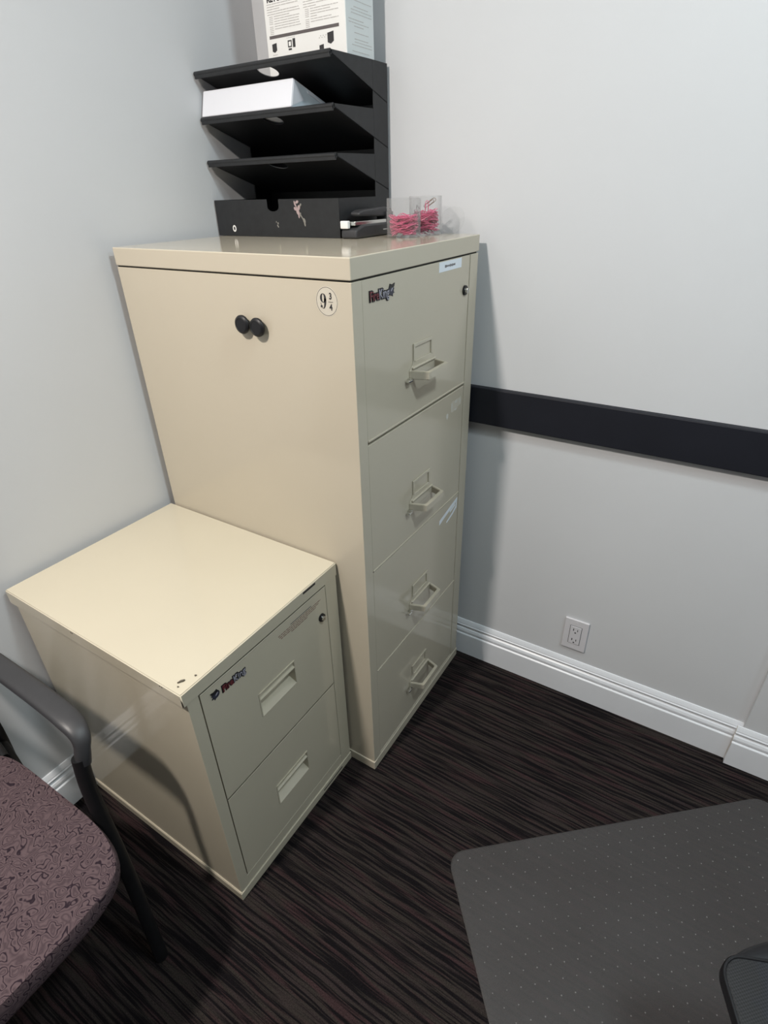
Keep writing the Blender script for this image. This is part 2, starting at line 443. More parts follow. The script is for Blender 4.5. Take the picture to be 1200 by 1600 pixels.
def keylock(parent, x, y, z, r=0.0115):
    bm = bmesh.new()
    cyl(bm, (x - 0.002, y, z), (1, 0, 0), r, r * 0.93, 0.007, 28, 0, 0.001)
    cyl(bm, (x + 0.003, y, z), (1, 0, 0), r * 0.58, r * 0.5, 0.0068, 24, 1, 0.0006)
    box(bm, x + 0.0095, x + 0.0101, y - 0.0006, y + 0.0006, z - r * 0.36, z + r * 0.36, mi=0)
    return obj('lock', bm, [M_LOGOBLACK, M_CHROME], parent, smooth=True, label='black and chrome round key lock')

cab = thing('filing_cabinet', 'tall putty four-drawer filing cabinet in the corner', 'cabinet', (0.345, -0.30, 0))
bm = bmesh.new()
ya, yb = TY0 + 0.0012, TY1 - 0.0012
poly(bm, [(TX0, ya), (TX1, ya), (TX1, TY0 + 0.0330), (TX1 - 0.022, TY0 + 0.0330), (TX1 - 0.022, TY1 - 0.0440), (TX1, TY1 - 0.0440), (TX1, yb), (TX0, yb)], 2, 0.028, 1.3005, 0.0012)
box(bm, TX1 - 0.025, TX1 - 0.0005, TY0 + 0.03, TY1 - 0.04, 0.028, 0.036, 0.0008)
obj('body', bm, M_PUTTY, cab, smooth=True)
bm = bmesh.new(); box(bm, TX0 + 0.001, TX1 - 0.004, TY0 + 0.004, TY1 - 0.004, 1.2995, 1.306)
obj('top_gap', bm, M_DARKGAP, cab, label='dark seam under the top cover')
bm = bmesh.new(); box(bm, TX0, TX1 + 0.0008, TY0 - 0.0005, TY1 + 0.0005, 1.3035, TH, 0.0022, seg=3)
obj('top_cover', bm, M_PUTTY, cab, smooth=True)
bm = bmesh.new(); box(bm, TX0, TX1 + 0.0022, TY0 - 0.0022, TY1 + 0.001, 0.0, 0.030, 0.0016)
obj('base', bm, M_PUTTY, cab, smooth=True)
YC = -0.3062; DY0, DY1 = TY0 + 0.0345, TY1 - 0.0455
tops = [1.3000, 0.9885, 0.6705, 0.3520]; bots = [0.9955, 0.6735, 0.3545, 0.0375]
def pull(parent, x, yc, z0):
    """plate with card window over a hollow pull; z0 = top of the plate"""
    bm = bmesh.new(); th = 0.0032
    P = lambda pts, a, b_, bev=0.0007: poly(bm, [(yc + p, z0 + q) for p, q in pts], 0, x + a, x + b_, bev)
    P([(-0.0430, 0), (0.0430, 0), (0.0430, -0.0075), (-0.0430, -0.0075)], 0, th)
    P([(-0.0430, -0.006), (-0.0360, -0.006), (-0.0360, -0.0385), (-0.0430, -0.0385)], 0, th)
    P([(0.0360, -0.006), (0.0430, -0.006), (0.0430, -0.0385), (0.0360, -0.0385)], 0, th)
    P([(-0.0430, -0.0360), (0.0430, -0.0360), (0.0470, -0.0440), (0.0585, -0.0545), (0.0585, -0.0690), (-0.0585, -0.0690), (-0.0585, -0.0545), (-0.0470, -0.0440)], 0, th)
    box(bm, x + 0.001, x + 0.0075, yc - 0.052, yc + 0.052, z0 - 0.0520, z0 - 0.0475, 0.0015)   # rib
    # hollow pull: trapezoid ring with chunky rim
    def ring(z_a, z_b, o, i):
        b = bmesh.new()
        vo = [[b.verts.new((x + p[1], yc + p[0], z)) for p in o] for z in (z_a, z_b)]
        vi = [[b.verts.new((x + p[1], yc + p[0], z)) for p in i] for z in (z_a, z_b)]
        n = len(o)
        for k in range(n):
            j = (k + 1) % n
            b.faces.new([vo[0][k], vo[0][j], vo[1][j], vo[1][k]]); b.faces.new([vi[0][k], vi[1][k], vi[1][j], vi[0][j]])
            b.faces.new([vo[0][k], vi[0][k], vi[0][j], vo[0][j]]); b.faces.new([vo[1][k], vo[1][j], vi[1][j], vi[1][k]])
        bmesh.ops.recalc_face_normals(b, faces=b.faces[:])
        bmesh.ops.bevel(b, geom=b.edges[:], offset=0.0011, segments=2, affect='EDGES')
        merge(bm, b, 0)
    ring(z0 - 0.0715, z0 - 0.0540, [(-0.0585, 0.002), (-0.0565, 0.010), (-0.0460, 0.040), (-0.0430, 0.0425), (0.0430, 0.0425), (0.0460, 0.040), (0.0565, 0.010), (0.0585, 0.002)],
         [(-0.0500, 0.0045), (-0.0480, 0.010), (-0.0410, 0.031), (-0.0390, 0.0335), (0.0390, 0.0335), (0.0410, 0.031), (0.0480, 0.010), (0.0500, 0.0045)])
    h = obj('handle', bm, M_PUTTY, parent, smooth=True)
    for s in (-0.050, 0.050):
        b = bmesh.new(); cyl(b, (x + th - 0.0005, yc + s, z0 - 0.0500), (1, 0, 0), 0.0026, 0.0020, 0.0016, 14)
        obj('screw', b, M_CHROME, parent, smooth=True)
    b = bmesh.new()
    box(b, x + 0.0005, x + 0.009, yc - 0.066, yc - 0.054, z0 - 0.0735, z0 - 0.0675, 0.0012)
    box(b, x + 0.004, x + 0.012, yc - 0.078, yc - 0.062, z0 - 0.0745, z0 - 0.0690, 0.0012)
    obj('latch', b, M_CHROME, parent, smooth=True, label='small chrome thumb latch')
for k in range(4):
    bm = bmesh.new()
    box(bm, TX1 - 0.0205, TX1 - 0.0012, DY0, DY1, bots[k], tops[k], 0.0012)
    if k < 3:      # folded lip along the lower edge
        box(bm, TX1 - 0.016, TX1 + 0.0006, DY0 + 0.001, DY1 - 0.001, bots[k] - 0.0002, bots[k] + 0.0042, 0.0010)
    d = obj('drawer', bm, M_PUTTY, cab, smooth=True)
    pull(d, TX1 - 0.0012, YC, [1.1535, 0.8285, 0.5145, 0.2160][k])
    xf = TX1 - 0.0012
    if k == 0:
        keylock(d, xf, -0.1025, 1.2255)
        logo(d, xf, -0.4635, 1.2705, 0.096, False)
        b = bmesh.new(); box(b, xf - 0.0002, xf + 0.0004, -0.2360, -0.1250, 1.2785, 1.2985, mi=0)
        T = face_T((xf + 0.0006, -0.179, 1.2885), '+x'); y0 = -0.029
        for wd in (0.004, 0.003, 0.003, 0.004, 0.002, 0.003, 0.004, 0.004, 0.003, 0.003, 0.005, 0.003):
            hh = random.choice([0.0035, 0.0055, 0.0045]); box(b, -0.000, 0.00012, 0, wd, -hh / 2, hh / 2, mi=1, T=Matrix.Translation((xf + 0.0004, -0.180 + y0, 1.2882 + 0.0004 * random.random()))); y0 += wd + 0.0009
        obj('label', b, [M_LABEL, M_BARINK], d, label='white printed label strip')
    if k == 1:
        b = bmesh.new()
        rag = [(-0.150, 0.9380), (-0.140, 0.9350), (-0.128, 0.9370), (-0.118, 0.9350), (-0.108, 0.9420), (-0.100, 0.9440), (-0.093, 0.9430), (-0.092, 0.9560), (-0.094, 0.9660), (-0.105, 0.9640), (-0.118, 0.9650), (-0.131, 0.9630), (-0.140, 0.9655), (-0.151, 0.9610), (-0.148, 0.9500)]
        poly(b, rag, 0, xf - 0.0002, xf + 0.0002)
        for (yc_, zc_, ry_, rz_) in ((-0.171, 0.9340, 0.006, 0.008), (-0.146, 0.9500, 0.004, 0.011), (-0.122, 0.9590, 0.008, 0.004), (-0.097, 0.9520, 0.003, 0.009), (-0.125, 0.9390, 0.007, 0.003)):
            poly(b, [(y + random.uniform(-.001, .001), z + random.uniform(-.001, .001)) for y, z in disc_pts(yc_, zc_, ry_, rz_, 10)], 0, xf - 0.0002, xf + 0.00035, mi=1)
        obj('tape_residue', b, [M_TAPEFILM, M_TAPE], d, label='whitish torn tape residue')
    if k == 2:
        b = bmesh.new()
        poly(b, [(-0.196, 0.622), (-0.170, 0.630), (-0.085, 0.650), (-0.085, 0.6605), (-0.120, 0.6535), (-0.196, 0.636)], 0, xf - 0.0002, xf + 0.0004)
        poly(b, [(-0.150, 0.606), (-0.112, 0.616), (-0.088, 0.628), (-0.086, 0.650), (-0.092, 0.650), (-0.094, 0.634), (-0.116, 0.623), (-0.152, 0.611)], 0, xf - 0.0002, xf + 0.0004)
        poly(b, [(-0.130, 0.630), (-0.098, 0.638), (-0.098, 0.645), (-0.132, 0.637)], 0, xf - 0.0002, xf + 0.0003)
        obj('torn_label', b, M_LABEL, d, label='torn remains of a white label')
# sticker on the side panel
sy = TY0 + 0.0012; sx_, sz = 0.6085, 1.267
bm = bmesh.new()
poly(bm, disc_pts(sx_, sz, 0.0245, 0.0255, 48), 1, sy + 0.0002, sy - 0.0002, mi=0)
b = bmesh.new(); sweep(b, [Vector((x, sy - 0.0002, z)) for x, z in disc_pts(sx_, sz, 0.0228, 0.0238, 64)], 0.0004, 0.0002, 6, up=(0, 1, 0), closed=True); merge(bm, b, 1)
def stroke(pts, widths, z_off=0.0004):
    """flat brush stroke in the side plane"""
    n = len(pts); L, R = [], []
    for i in range(n):
        a = pts[max(0, i - 1)]; c = pts[min(n - 1, i + 1)]
        dx, dz = c[0] - a[0], c[1] - a[1]; q = math.hypot(dx, dz) or 1
        L.append((pts[i][0] - dz / q * widths[i], pts[i][1] + dx / q * widths[i])); R.append((pts[i][0] + dz / q * widths[i], pts[i][1] - dx / q * widths[i]))
    b = bmesh.new(); y = sy - z_off
    vl = [b.verts.new((p[0], y, p[1])) for p in L]; vr = [b.verts.new((p[0], y, p[1])) for p in R]
    for i in range(n - 1): b.faces.new([vl[i], vl[i + 1], vr[i + 1], vr[i]])
    for i, f in enumerate(b.faces): f.material_index = 1
    ext = bmesh.ops.extrude_face_region(b, geom=b.faces[:])
    bmesh.ops.translate(b, vec=(0, 0.0003, 0), verts=[v for v in ext['geom'] if isinstance(v, bmesh.types.BMVert)])
    bmesh.ops.recalc_face_normals(b, faces=b.faces[:])
    merge(bm, b, 1)
cx9, cz9 = sx_ - 0.0080, sz
pts, ws = [], []
for k in range(33):                       # bowl of the 9: thick sides, hairline top and bottom
    a = 2 * PI * k / 32; pts.append((cx9 + 0.0044 * math.cos(a), cz9 + 0.0055 + 0.0072 * math.sin(a))); ws.append(0.0005 + 0.0018 * abs(math.cos(a)) ** 1.5)
stroke(pts, ws)
pts, ws = [], []
for k in range(20):                       # right stem and tail
    a = 0.15 - (PI * 0.93) * k / 19
    pts.append((cx9 - 0.0006 + 0.0052 * math.cos(a), cz9 + 0.003 + 0.0170 * math.sin(a) * (0.88 if k > 9 else 0.88))); ws.append(0.0005 + 0.0018 * max(0, math.cos(a)) ** 1.2)
stroke(pts, ws)
poly(bm, disc_pts(cx9 - 0.0042, cz9 - 0.0085, 0.0022, 0.0022, 14), 1, sy, sy - 0.0006, mi=1)
merge(bm, text_bm('3', 0.0150, 0.0003, 0.0004, sx=0.85), 1, face_T((sx_ + 0.0085, sy - 0.0003, sz + 0.0090), '-y'))
merge(bm, text_bm('4', 0.0150, 0.0003, 0.0004, sx=0.85), 1, face_T((sx_ + 0.0085, sy - 0.0003, sz - 0.0095), '-y'))
box(bm, sx_ + 0.0035, sx_ + 0.0135, sy - 0.0006, sy, sz - 0.0006, sz + 0.0001, mi=1)
obj('sticker', bm, [M_STICKER, M_INK], cab, label='round clear sticker reading 9 3/4')

# ------------------------------------------------------------------ two magnets
for i, (mx, mz) in enumerate(((0.402, 1.2115), (0.4415, 1.2095))):
    t = thing('magnet', ('left' if i == 0 else 'right') + ' one of two round black magnets on the tall cabinet side', 'magnet', (mx, sy, mz), 'round black magnets on the cabinet side')
    bm = bmesh.new()
    prof = [(0.0100, 0.0), (0.0100, 0.004), (0.0140, 0.006), (0.0178, 0.0085), (0.0182, 0.0115), (0.0172, 0.0140), (0.0130, 0.0158), (0.0125, 0.0150), (0.0, 0.0153)]
    rings = []
    for r, h in prof:
        rings.append([bm.verts.new((mx + max(r, 1e-5) * math.cos(2 * PI * k / 36), sy - h, mz + max(r, 1e-5) * math.sin(2 * PI * k / 36))) for k in range(36)])
    for a, b_ in zip(rings, rings[1:]):
        for k in range(36): bm.faces.new([a[k], a[(k + 1) % 36], b_[(k + 1) % 36], b_[k]])
    bm.faces.new(rings[0])
    bmesh.ops.remove_doubles(bm, verts=bm.verts[:], dist=0.00005)
    bmesh.ops.recalc_face_normals(bm, faces=bm.faces[:])
    obj('cap', bm, M_BLACKPLASTIC, t, smooth=True)

# ------------------------------------------------------------------ two-drawer cabinet
SX0, SX1, SY0, SY1, SH = 0.0190, 0.5834, -1.0186, -0.5675, 0.6967
cab2 = thing('filing_cabinet', 'low putty two-drawer filing cabinet beside the tall cabinet', 'cabinet', (0.30, -0.793, 0))
bm = bmesh.new()
ya, yb, xf = SY0 + 0.0085, SY1 - 0.003, SX1 - 0.001
poly(bm, [(SX0, ya), (xf, ya), (xf, SY0 + 0.0345), (SX1 - 0.022, SY0 + 0.0345), (SX1 - 0.022, SY1 - 0.0440), (xf, SY1 - 0.0440), (xf, yb), (SX0, yb)], 2, 0.026, 0.670, 0.0012)
box(bm, SX1 - 0.025, SX1 - 0.0016, SY0 + 0.030, SY1 - 0.040, 0.026, 0.060, 0.0008)
obj('body', bm, M_PUTTY2, cab2, smooth=True)
bm = bmesh.new()
b = bmesh.new(); bmesh.ops.create_cube(b, size=1)
for v in b.verts:
    v.co = Vector(((SX0 - 0.003 + SX1 + 0.0005) / 2 + v.co.x * (SX1 - SX0 + 0.0035), (SY0 + SY1) / 2 + v.co.y * (SY1 - SY0), 0.679 + v.co.z * 0.036))
    if v.co.x > 0.4 and v.co.y < -0.9 and v.co.z > 0.68: v.co.z -= 0.004
bmesh.ops.bevel(b, geom=b.edges[:], offset=0.0022, segments=3, affect='EDGES'); merge(bm, b, 0)
obj('top_cover', bm, M_PUTTY2, cab2, smooth=True)
bm = bmesh.new(); box(bm, SX0, SX1 + 0.0015, SY0 + 0.0055, SY1 - 0.001, 0.0, 0.027, 0.0018)
box(bm, SX1 + 0.001, SX1 + 0.0020, -0.70, -0.615, 0.012, 0.016, mi=1)
obj('base', bm, [M_PUTTY2, M_DARKGAP], cab2, smooth=True)
# side rail bottom edge catches the lamp
bm = bmesh.new(); box(bm, SX0, SX1, SY0 + 0.0065, SY0 + 0.0100, 0.0262, 0.0300, 0.0008); obj('side_rail', bm, M_PUTTY2, cab2)
dy0, dy1 = SY0 + 0.0368, SY1 - 0.0455
for k, (za, zb, hz) in enumerate(((0.3495, 0.6585, 0.503), (0.0625, 0.3465, 0.193))):
    hy0, hy1, hz0, hz1 = -0.8520, -0.7410, hz - 0.034, hz + 0.034
    xf = SX1 - 0.0015
    bm = bmesh.new()
    # front sheet around the recess
    box(bm, xf - 0.020, xf, dy0, hy0, za, zb, 0.0)
    box(bm, xf - 0.020, xf, hy1, dy1, za, zb, 0.0)
    box(bm, xf - 0.020, xf, hy0 - 0.0001, hy1 + 0.0001, hz1, zb, 0.0)
    box(bm, xf - 0.020, xf, hy0 - 0.0001, hy1 + 0.0001, za, hz0, 0.0)
    box(bm, xf - 0.006, xf + 0.0012, dy0, dy1, zb - 0.0022, zb, 0.0008)          # folded top edge
    bmesh.ops.remove_doubles(bm, verts=bm.verts[:], dist=0.0003)
    d = obj('drawer', bm, M_PUTTY2, cab2)
    b = bmesh.new()   # recessed cup handle
    T_ = 0.002
    box(b, xf - 0.034, xf - 0.032, hy0 - T_, hy1 + T_, hz0 - T_, hz1 + T_)                 # back
    box(b, xf - 0.034, xf + 0.0012, hy0 - T_, hy0 + 0.001, hz0, hz1, 0.0005)
    box(b, xf - 0.034, xf + 0.0012, hy1 - 0.001, hy1 + T_, hz0, hz1, 0.0005)
    poly(b, [(xf - 0.034, hz0 - 0.001), (xf + 0.0014, hz0 - 0.001), (xf + 0.0014, hz0 + 0.0010), (xf - 0.030, hz0 + 0.016), (xf - 0.034, hz0 + 0.016)], 1, hy0, hy1)
    poly(b, [(xf - 0.034, hz1 + 0.001), (xf + 0.0022, hz1 + 0.001), (xf + 0.0022, hz1 - 0.0015), (xf - 0.004, hz1 - 0.003), (xf - 0.0035, hz1 - 0.0165), (xf + 0.0012, hz1 - 0.0185), (xf + 0.0010, hz1 - 0.0215), (xf - 0.007, hz1 - 0.0220), (xf - 0.010, hz1 - 0.004), (xf - 0.034, hz1 - 0.002)], 1, hy0, hy1)
    obj('recessed_handle', b, M_PUTTY2, d)
    if k == 0:
        keylock(d, xf, -0.6345, 0.582, 0.0105)
        logo(d, xf, -0.9145, 0.630, 0.088, True)
        b = bmesh.new(); random.seed(3)
        for row, (ya, yb, z) in enumerate(((-0.735, -0.665, 0.6375), (-0.775, -0.632, 0.6325), (-0.772, -0.640, 0.6275), (-0.768, -0.650, 0.6225), (-0.735, -0.680, 0.6175))):
            y = ya
            while y < yb:
                wd = random.uniform(0.003, 0.010); wd = min(wd, yb - y)
                if row == 0: wd = yb - ya
                box(b, xf - 0.0002, xf + 0.0003, y, y + wd, z - 0.0011, z + 0.0009, mi=(1 if row == 0 else 0)); y += wd + 0.0018
        obj('warning_text', b, [M_REDINK, M_BARINK], d, label='rows of tiny faded red print')
bm = bmesh.new(); box(bm, SX1 - 0.001, SX1 + 0.0012, -0.6880, -0.6460, 0.6865, 0.6915, 0.0004)
obj('name_plate', bm, M_LOGOBLACK, cab2, label='thin black strip on the top edge')
random.seed(5)
for cx_, cy_, rx, ry, rot in ((0.560, -0.995, 0.0065, 0.0018, 1.1), (0.571, -0.972, 0.0022, 0.0012, 0.8), (0.565, -1.006, 0.002, 0.001, 0.2)):
    pp = [(x + random.uniform(-.0006, .0006), y + random.uniform(-.0006, .0006)) for x, y in disc_pts(cx_, cy_, rx, ry, 12, rot=rot)]
    bm = bmesh.new(); poly(bm, pp, 2, 0.6900, 0.6955 if cx_ > 0.56 else 0.6962)
    obj('paint_chip', bm, M_CHIP, cab2, label='small dark chip in the enamel')
for k in range(4):
    x = random.uniform(0.10, 0.56); bm = bmesh.new(); poly(bm, [(x, 0.6865), (x + 0.004, 0.687), (x + 0.003, 0.6895), (x + 0.001, 0.689)], 1, SY0 - 0.0003, SY0 + 0.001)
    obj('paint_chip', bm, M_CHIP, cab2, label='tiny dark chip on the cover edge')

# ------------------------------------------------------------------ black steel organiser on the tall cabinet
OX0, OX1, OYL, OYC, OYB, OZ0, OZT = 0.0045, 0.4000, -0.2270, -0.0720, -0.0100, TH + 0.0005, 1.6850
orgz = thing('desk_organizer', 'black steel tray organizer standing on the tall cabinet', 'organizer', (0.20, -0.118, TH))
bm = bmesh.new()
box(bm, OX0, OX1, OYB - 0.002, OYB, OZ0, OZT, 0.0005)                 # back sheet
for x0, x1 in ((OX0, OX0 + 0.002), (OX1 - 0.002, OX1)):
    box(bm, x0, x1, OYC, OYB - 0.001, OZ0, OZT, 0.0005)
obj('back_frame', bm, M_BLACK, orgz)
def tray(zl, x0, x1):
    bm = bmesh.new(); drop = 0.047 / 0.152
    ys, ye = OYL + 0.004, OYC - 0.0005; yb = OYB - 0.003
    # sloping plate with a thumb hole near the lip
    hx, hy, hr = 0.2045, OYL + 0.029, 0.0240
    N = 32
    rect = [(x0, ys), (x1, ys), (x1, yb), (x0, yb)]
    def zz(y): return zl - (y - OYL) * drop
    ring_i = [(hx + hr * math.cos(2 * PI * k / N), hy + hr * math.sin(2 * PI * k / N)) for k in range(N)]
    def outer(k):
        a = 2 * PI * k / N; c, s = math.cos(a), math.sin(a); r = 1e9
        if c > 1e-9: r = min(r, 0.03 / c)
        if c < -1e-9: r = min(r, -0.03 / c)
        if s > 1e-9: r = min(r, 0.03 / s)
        if s < -1e-9: r = min(r, -0.0248 / s)
        return (hx + r * c, hy + r * s)
    b = bmesh.new()
    for zo in (0.0, -0.0016):
        vi = [b.verts.new((x, y, zz(y) + zo)) for x, y in ring_i]
        vo = [b.verts.new((*outer(k), zz(outer(k)[1]) + zo)) for k in range(N)]
        for k in range(N): b.faces.new([vi[k], vi[(k + 1) % N], vo[(k + 1) % N], vo[k]])
        if zo == 0: top_i = vi
    for k in range(N): b.faces.new([top_i[k], vi[k], vi[(k + 1) % N], top_i[(k + 1) % N]])
    bmesh.ops.recalc_face_normals(b, faces=b.faces[:]); merge(bm, b, 0)
    for (a0, a1, b0, b1) in ((x0, hx - 0.03, ys, yb), (hx + 0.03, x1, ys, yb), (hx - 0.03, hx + 0.03, hy + 0.03, yb)):
        b = bmesh.new(); vs = []
        for zo in (0.0, -0.0016):
            vs.append([b.verts.new((x, y, zz(y) + zo)) for x, y in ((a0, b0), (a1, b0), (a1, b1), (a0, b1))])
        b.faces.new(vs[0]); b.faces.new(vs[1][::-1])
        for k in range(4): b.faces.new([vs[0][k], vs[1][k], vs[1][(k + 1) % 4], vs[0][(k + 1) % 4]])
        bmesh.ops.recalc_face_normals(b, faces=b.faces[:]); merge(bm, b, 0)
    # triangular side flanges
    for xa in (x0, x1 - 0.0016):
        poly(bm, [(OYL + 0.001, zl), (OYL + 0.002, zl + 0.004), (ye, zl + 0.006), (ye, zz(ye) - 0.0016), (OYL + 0.004, zl - 0.0025)], 0, xa, xa + 0.0016)
    # rolled front lip
    b = bmesh.new(); sweep(b, [Vector((x0 - 0.001 + (x1 - x0 + 0.001) * k / 8, OYL, zl)) for k in range(9)], 0.0052, 0.0052, 14); merge(bm, b, 0)
    box(bm, x0, x1, OYL - 0.0042, OYL + 0.0005, zl - 0.0095, zl + 0.001, 0.001)
    return obj('tray', bm, M_BLACK, orgz, smooth=True)
for zl in (1.6790, 1.5905, 1.5030): tray(zl, OX0 + 0.001, OX1)
# bottom bin: front panel with thumb notch
bm = bmesh.new()
zt = 1.4215; nx, nr, nb = 0.2025, 0.0185, 1.3955
pp = [(OX0, OZ0), (OX1, OZ0), (OX1, zt)]
pp += [(nx + nr, zt)] + [(nx + nr * math.cos(a), nb + 0.010 + 0.010 * math.sin(a)) for a in [-PI * k / 12 for k in range(13)]] + [(nx - nr, zt)]
pp += [(OX0, zt)]
poly(bm, pp, 1, OYL - 0.0008, OYL + 0.0008)
for xa in (OX0, OX1 - 0.0016):
    poly(bm, [(OYL, OZ0), (OYC, OZ0), (OYC, zt), (OYL + 0.020, zt), (OYL, zt - 0.0005)], 0, xa, xa + 0.0016)
box(bm, OX0, OX1, OYL, OYB - 0.002, OZ0, OZ0 + 0.0016)
obj('bin', bm, M_BLACK, orgz)
bm = bmesh.new(); random.seed(11)
def petal(x, z, rx, rz, rot, mi): poly(bm, disc_pts(x, z, rx, rz, 12, rot=rot), 1, OYL - 0.0008, OYL - 0.0012 - 0.0001 * random.random(), mi=mi)
for (x, z, rx, rz, rot, mi) in ((0.279, 1.4150, .0050, .0030, 0.4, 0), (0.272, 1.4120, .0022, .0060, 0.3, 0), (0.276, 1.4040, .0016, .0110, 0.35, 0), (0.283, 1.4030, .0040, .0060, -0.4, 0),
                                (0.272, 1.4010, .0030, .0045, 0.8, 0), (0.280, 1.3940, .0042, .0070, 0.5, 0), (0.282, 1.3860, .0020, .0050, 0.1, 0), (0.287, 1.3890, .0018, .0045, -0.1, 1),
                                (0.289, 1.4090, .0022, .0035, -0.6, 1), (0.291, 1.3830, .0014, .0070, 0.6, 1), (0.297, 1.3760, .0034, .0060, 0.4, 1), (0.298, 1.3690, .0022, .0050, 0.2, 1),
                                (0.214, 1.3700, .0020, .0025, 0, 1), (0.213, 1.3640, .0016, .0040, 0.6, 1), (0.209, 1.3730, .0012, .0020, 0, 1)):
    if x == 0.214: obj('flower_decal', bm, [M_PETAL, M_PETAL2], orgz, label='faded pink flower decal'); bm = bmesh.new()
    petal(x, z, rx, rz, rot, mi)
obj('flower_decal', bm, [M_PETAL, M_PETAL2], orgz, label='small grey part of the flower decal')
bm = bmesh.new(); sweep(bm, [Vector((x, OYL - 0.0014, z)) for x, z in disc_pts(0.0640, 1.3575, 0.0046, 0.0060, 28)], 0.0017, 0.0006, 8, up=(0, 1, 0), closed=True)
obj('ring_sticker', bm, M_WHITE, orgz, smooth=True, label='small white ring')

# ------------------------------------------------------------------ paper ream in the second tray
tilt = math.atan(0.047 / 0.152)
RT = Matrix.Translation((0.0085, OYL - 0.0030, 1.5965)) @ Matrix.Rotation(-tilt, 4, 'X')
t = thing('paper_ream', 'white wrapped paper ream in the second tray from the top', 'paper', RT.to_translation())
bm = bmesh.new(); box(bm, 0, 0.279, 0, 0.203, 0, 0.0545, 0.0022, T=RT); obj('wrapper', bm, M_REAM, t, smooth=True)
bm = bmesh.new()
poly(bm, [(0.003, 0.003), (0.200, 0.003), (0.200, 0.052), (0.003, 0.052)], 0, 0.2785, 0.2793, T=RT)
poly(bm, [(0.003, 0.003), (0.040, 0.028), (0.003, 0.052)], 0, 0.2790, 0.2800, mi=1, T=RT)
poly(bm, [(0.046, 0.004), (0.20, 0.004), (0.20, 0.007), (0.053, 0.010)], 0, 0.2790, 0.2797, mi=2, T=RT)
poly(bm, [(0.047, 0.050), (0.20, 0.050), (0.20, 0.044), (0.052, 0.046)], 0, 0.2790, 0.2799, mi=1, T=RT)
obj('folded_end', bm, [M_REAMEND, M_REAM, M_GREYINK], t, label='pale blue folded end of the wrapper')

# ------------------------------------------------------------------ printed carton on the top tray
BX0, BX1, BY0, BY1, BZ = 0.1730, 0.3915, -0.1550, -0.0500, 1.6580
t = thing('carton', 'white printed cardboard carton standing on the organizer top', 'box', ((BX0 + BX1) / 2, (BY0 + BY1) / 2, BZ))
bm = bmesh.new(); box(bm, BX0, BX1, BY0, BY1, BZ, BZ + 0.300, 0.0012)
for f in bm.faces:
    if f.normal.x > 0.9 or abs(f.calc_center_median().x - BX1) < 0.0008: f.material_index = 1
obj('carton_body', bm, [M_WHITE, M_BOXSIDE], t)
bm = bmesh.new(); random.seed(21)
fy = BY0
def bar(x0, x1, z, h, mi): box(bm, x0, x1, fy - 0.0004, fy + 0.0002, z - h / 2, z + h / 2, mi=mi)
XC = 0.2790
z = 1.7900
rows = 0
while z > 1.7440:
    for (c0, c1) in ((BX0 + 0.009, XC - 0.006), (XC + 0.004, BX1 - 0.018)):
        ind = 0 if rows < 5 else 0.018
        end = c1 - random.choice([0, 0.004, 0.03, 0.055]) * (0.6 if rows % 3 == 0 else 1)
        x = c0 + ind
        while x < end:
            wd = random.uniform(0.006, 0.022); wd = min(wd, end - x)
            if wd < 0.002: break
            bar(x, x + wd, z, 0.0012, 1); x += wd + 0.0016
        if rows >= 5 and rows % 4 == 1:
            for q in range(5): bar(c0 + 0.004, c0 + 0.014, z - q * 0.0030, 0.0010, 1)
    z -= 0.0042; rows += 1
bar(BX0 + 0.009, BX1 - 0.018, 1.7345, 0.0055, 2)
merge(bm, text_bm('RETURN', 0.0160, 0.0002, 0.0006, align='LEFT'), 0, face_T((BX0 + 0.010, fy - 0.0002, 1.7985), '-y'))
for x, zc, s in ((BX0 + 0.021, 1.7160, 1.0), (BX1 - 0.041, 1.7165, 1.25), (BX1 - 0.066, 1.7005, 0.9)):
    poly(bm, [(x - 0.0065 * s, zc + 0.0065 * s), (x + 0.0065 * s, zc + 0.008 * s), (x + 0.0065 * s, zc - 0.005 * s), (x, zc - 0.0085 * s), (x - 0.0065 * s, zc - 0.006 * s)], 1, fy - 0.0004, fy + 0.0002, mi=0)
x = BX0 + 0.060
for (x0, x1, z0, z1) in ((x, x + 0.002, 1.7125, 1.7245), (x, x + 0.011, 1.7225, 1.7245), (x, x + 0.011, 1.7125, 1.7145), (x + 0.009, x + 0.011, 1.7145, 1.7225), (x + 0.014, x + 0.021, 1.7115, 1.7265), (x + 0.001, x + 0.010, 1.7075, 1.7105)):
    box(bm, x0, x1, fy - 0.0004, fy + 0.0002, z0, z1, mi=0)
for k in range(6): bar(x - 0.002 + k * 0.004, x + k * 0.004, 1.7290, 0.0012, 1)
for k in range(4): bar(BX0 + 0.015 + k * 0.0035, BX0 + 0.0175 + k * 0.0035, 1.7035, 0.0012, 1)
for k in range(6): bar(BX1 - 0.072 + k * 0.0035, BX1 - 0.0695 + k * 0.0035, 1.7190 + 0.003 * (k % 2), 0.0012, 1)
obj('front_print', bm, [M_INK, M_GREYINK, M_BARINK], t, label='small grey print and black pictograms')
bm = bmesh.new(); random.seed(8)
fx = BX1
for zc in [1.672 + 0.0052 * k for k in range(26)]:
    if random.random() < 0.25: continue
    y = BY0 + 0.010 + random.choice([0, 0.01, 0.02]); e = BY1 - random.choice([0.008, 0.02, 0.04])
    while y < e:
        wd = min(random.uniform(0.006, 0.02), e - y)
        if wd < 0.002: break
        box(bm, fx - 0.0002, fx + 0.0003, y, y + wd, zc - 0.0006, zc + 0.0006); y += wd + 0.0016
obj('side_print', bm, M_GREYINK, t, label='rows of grey print on the carton side')

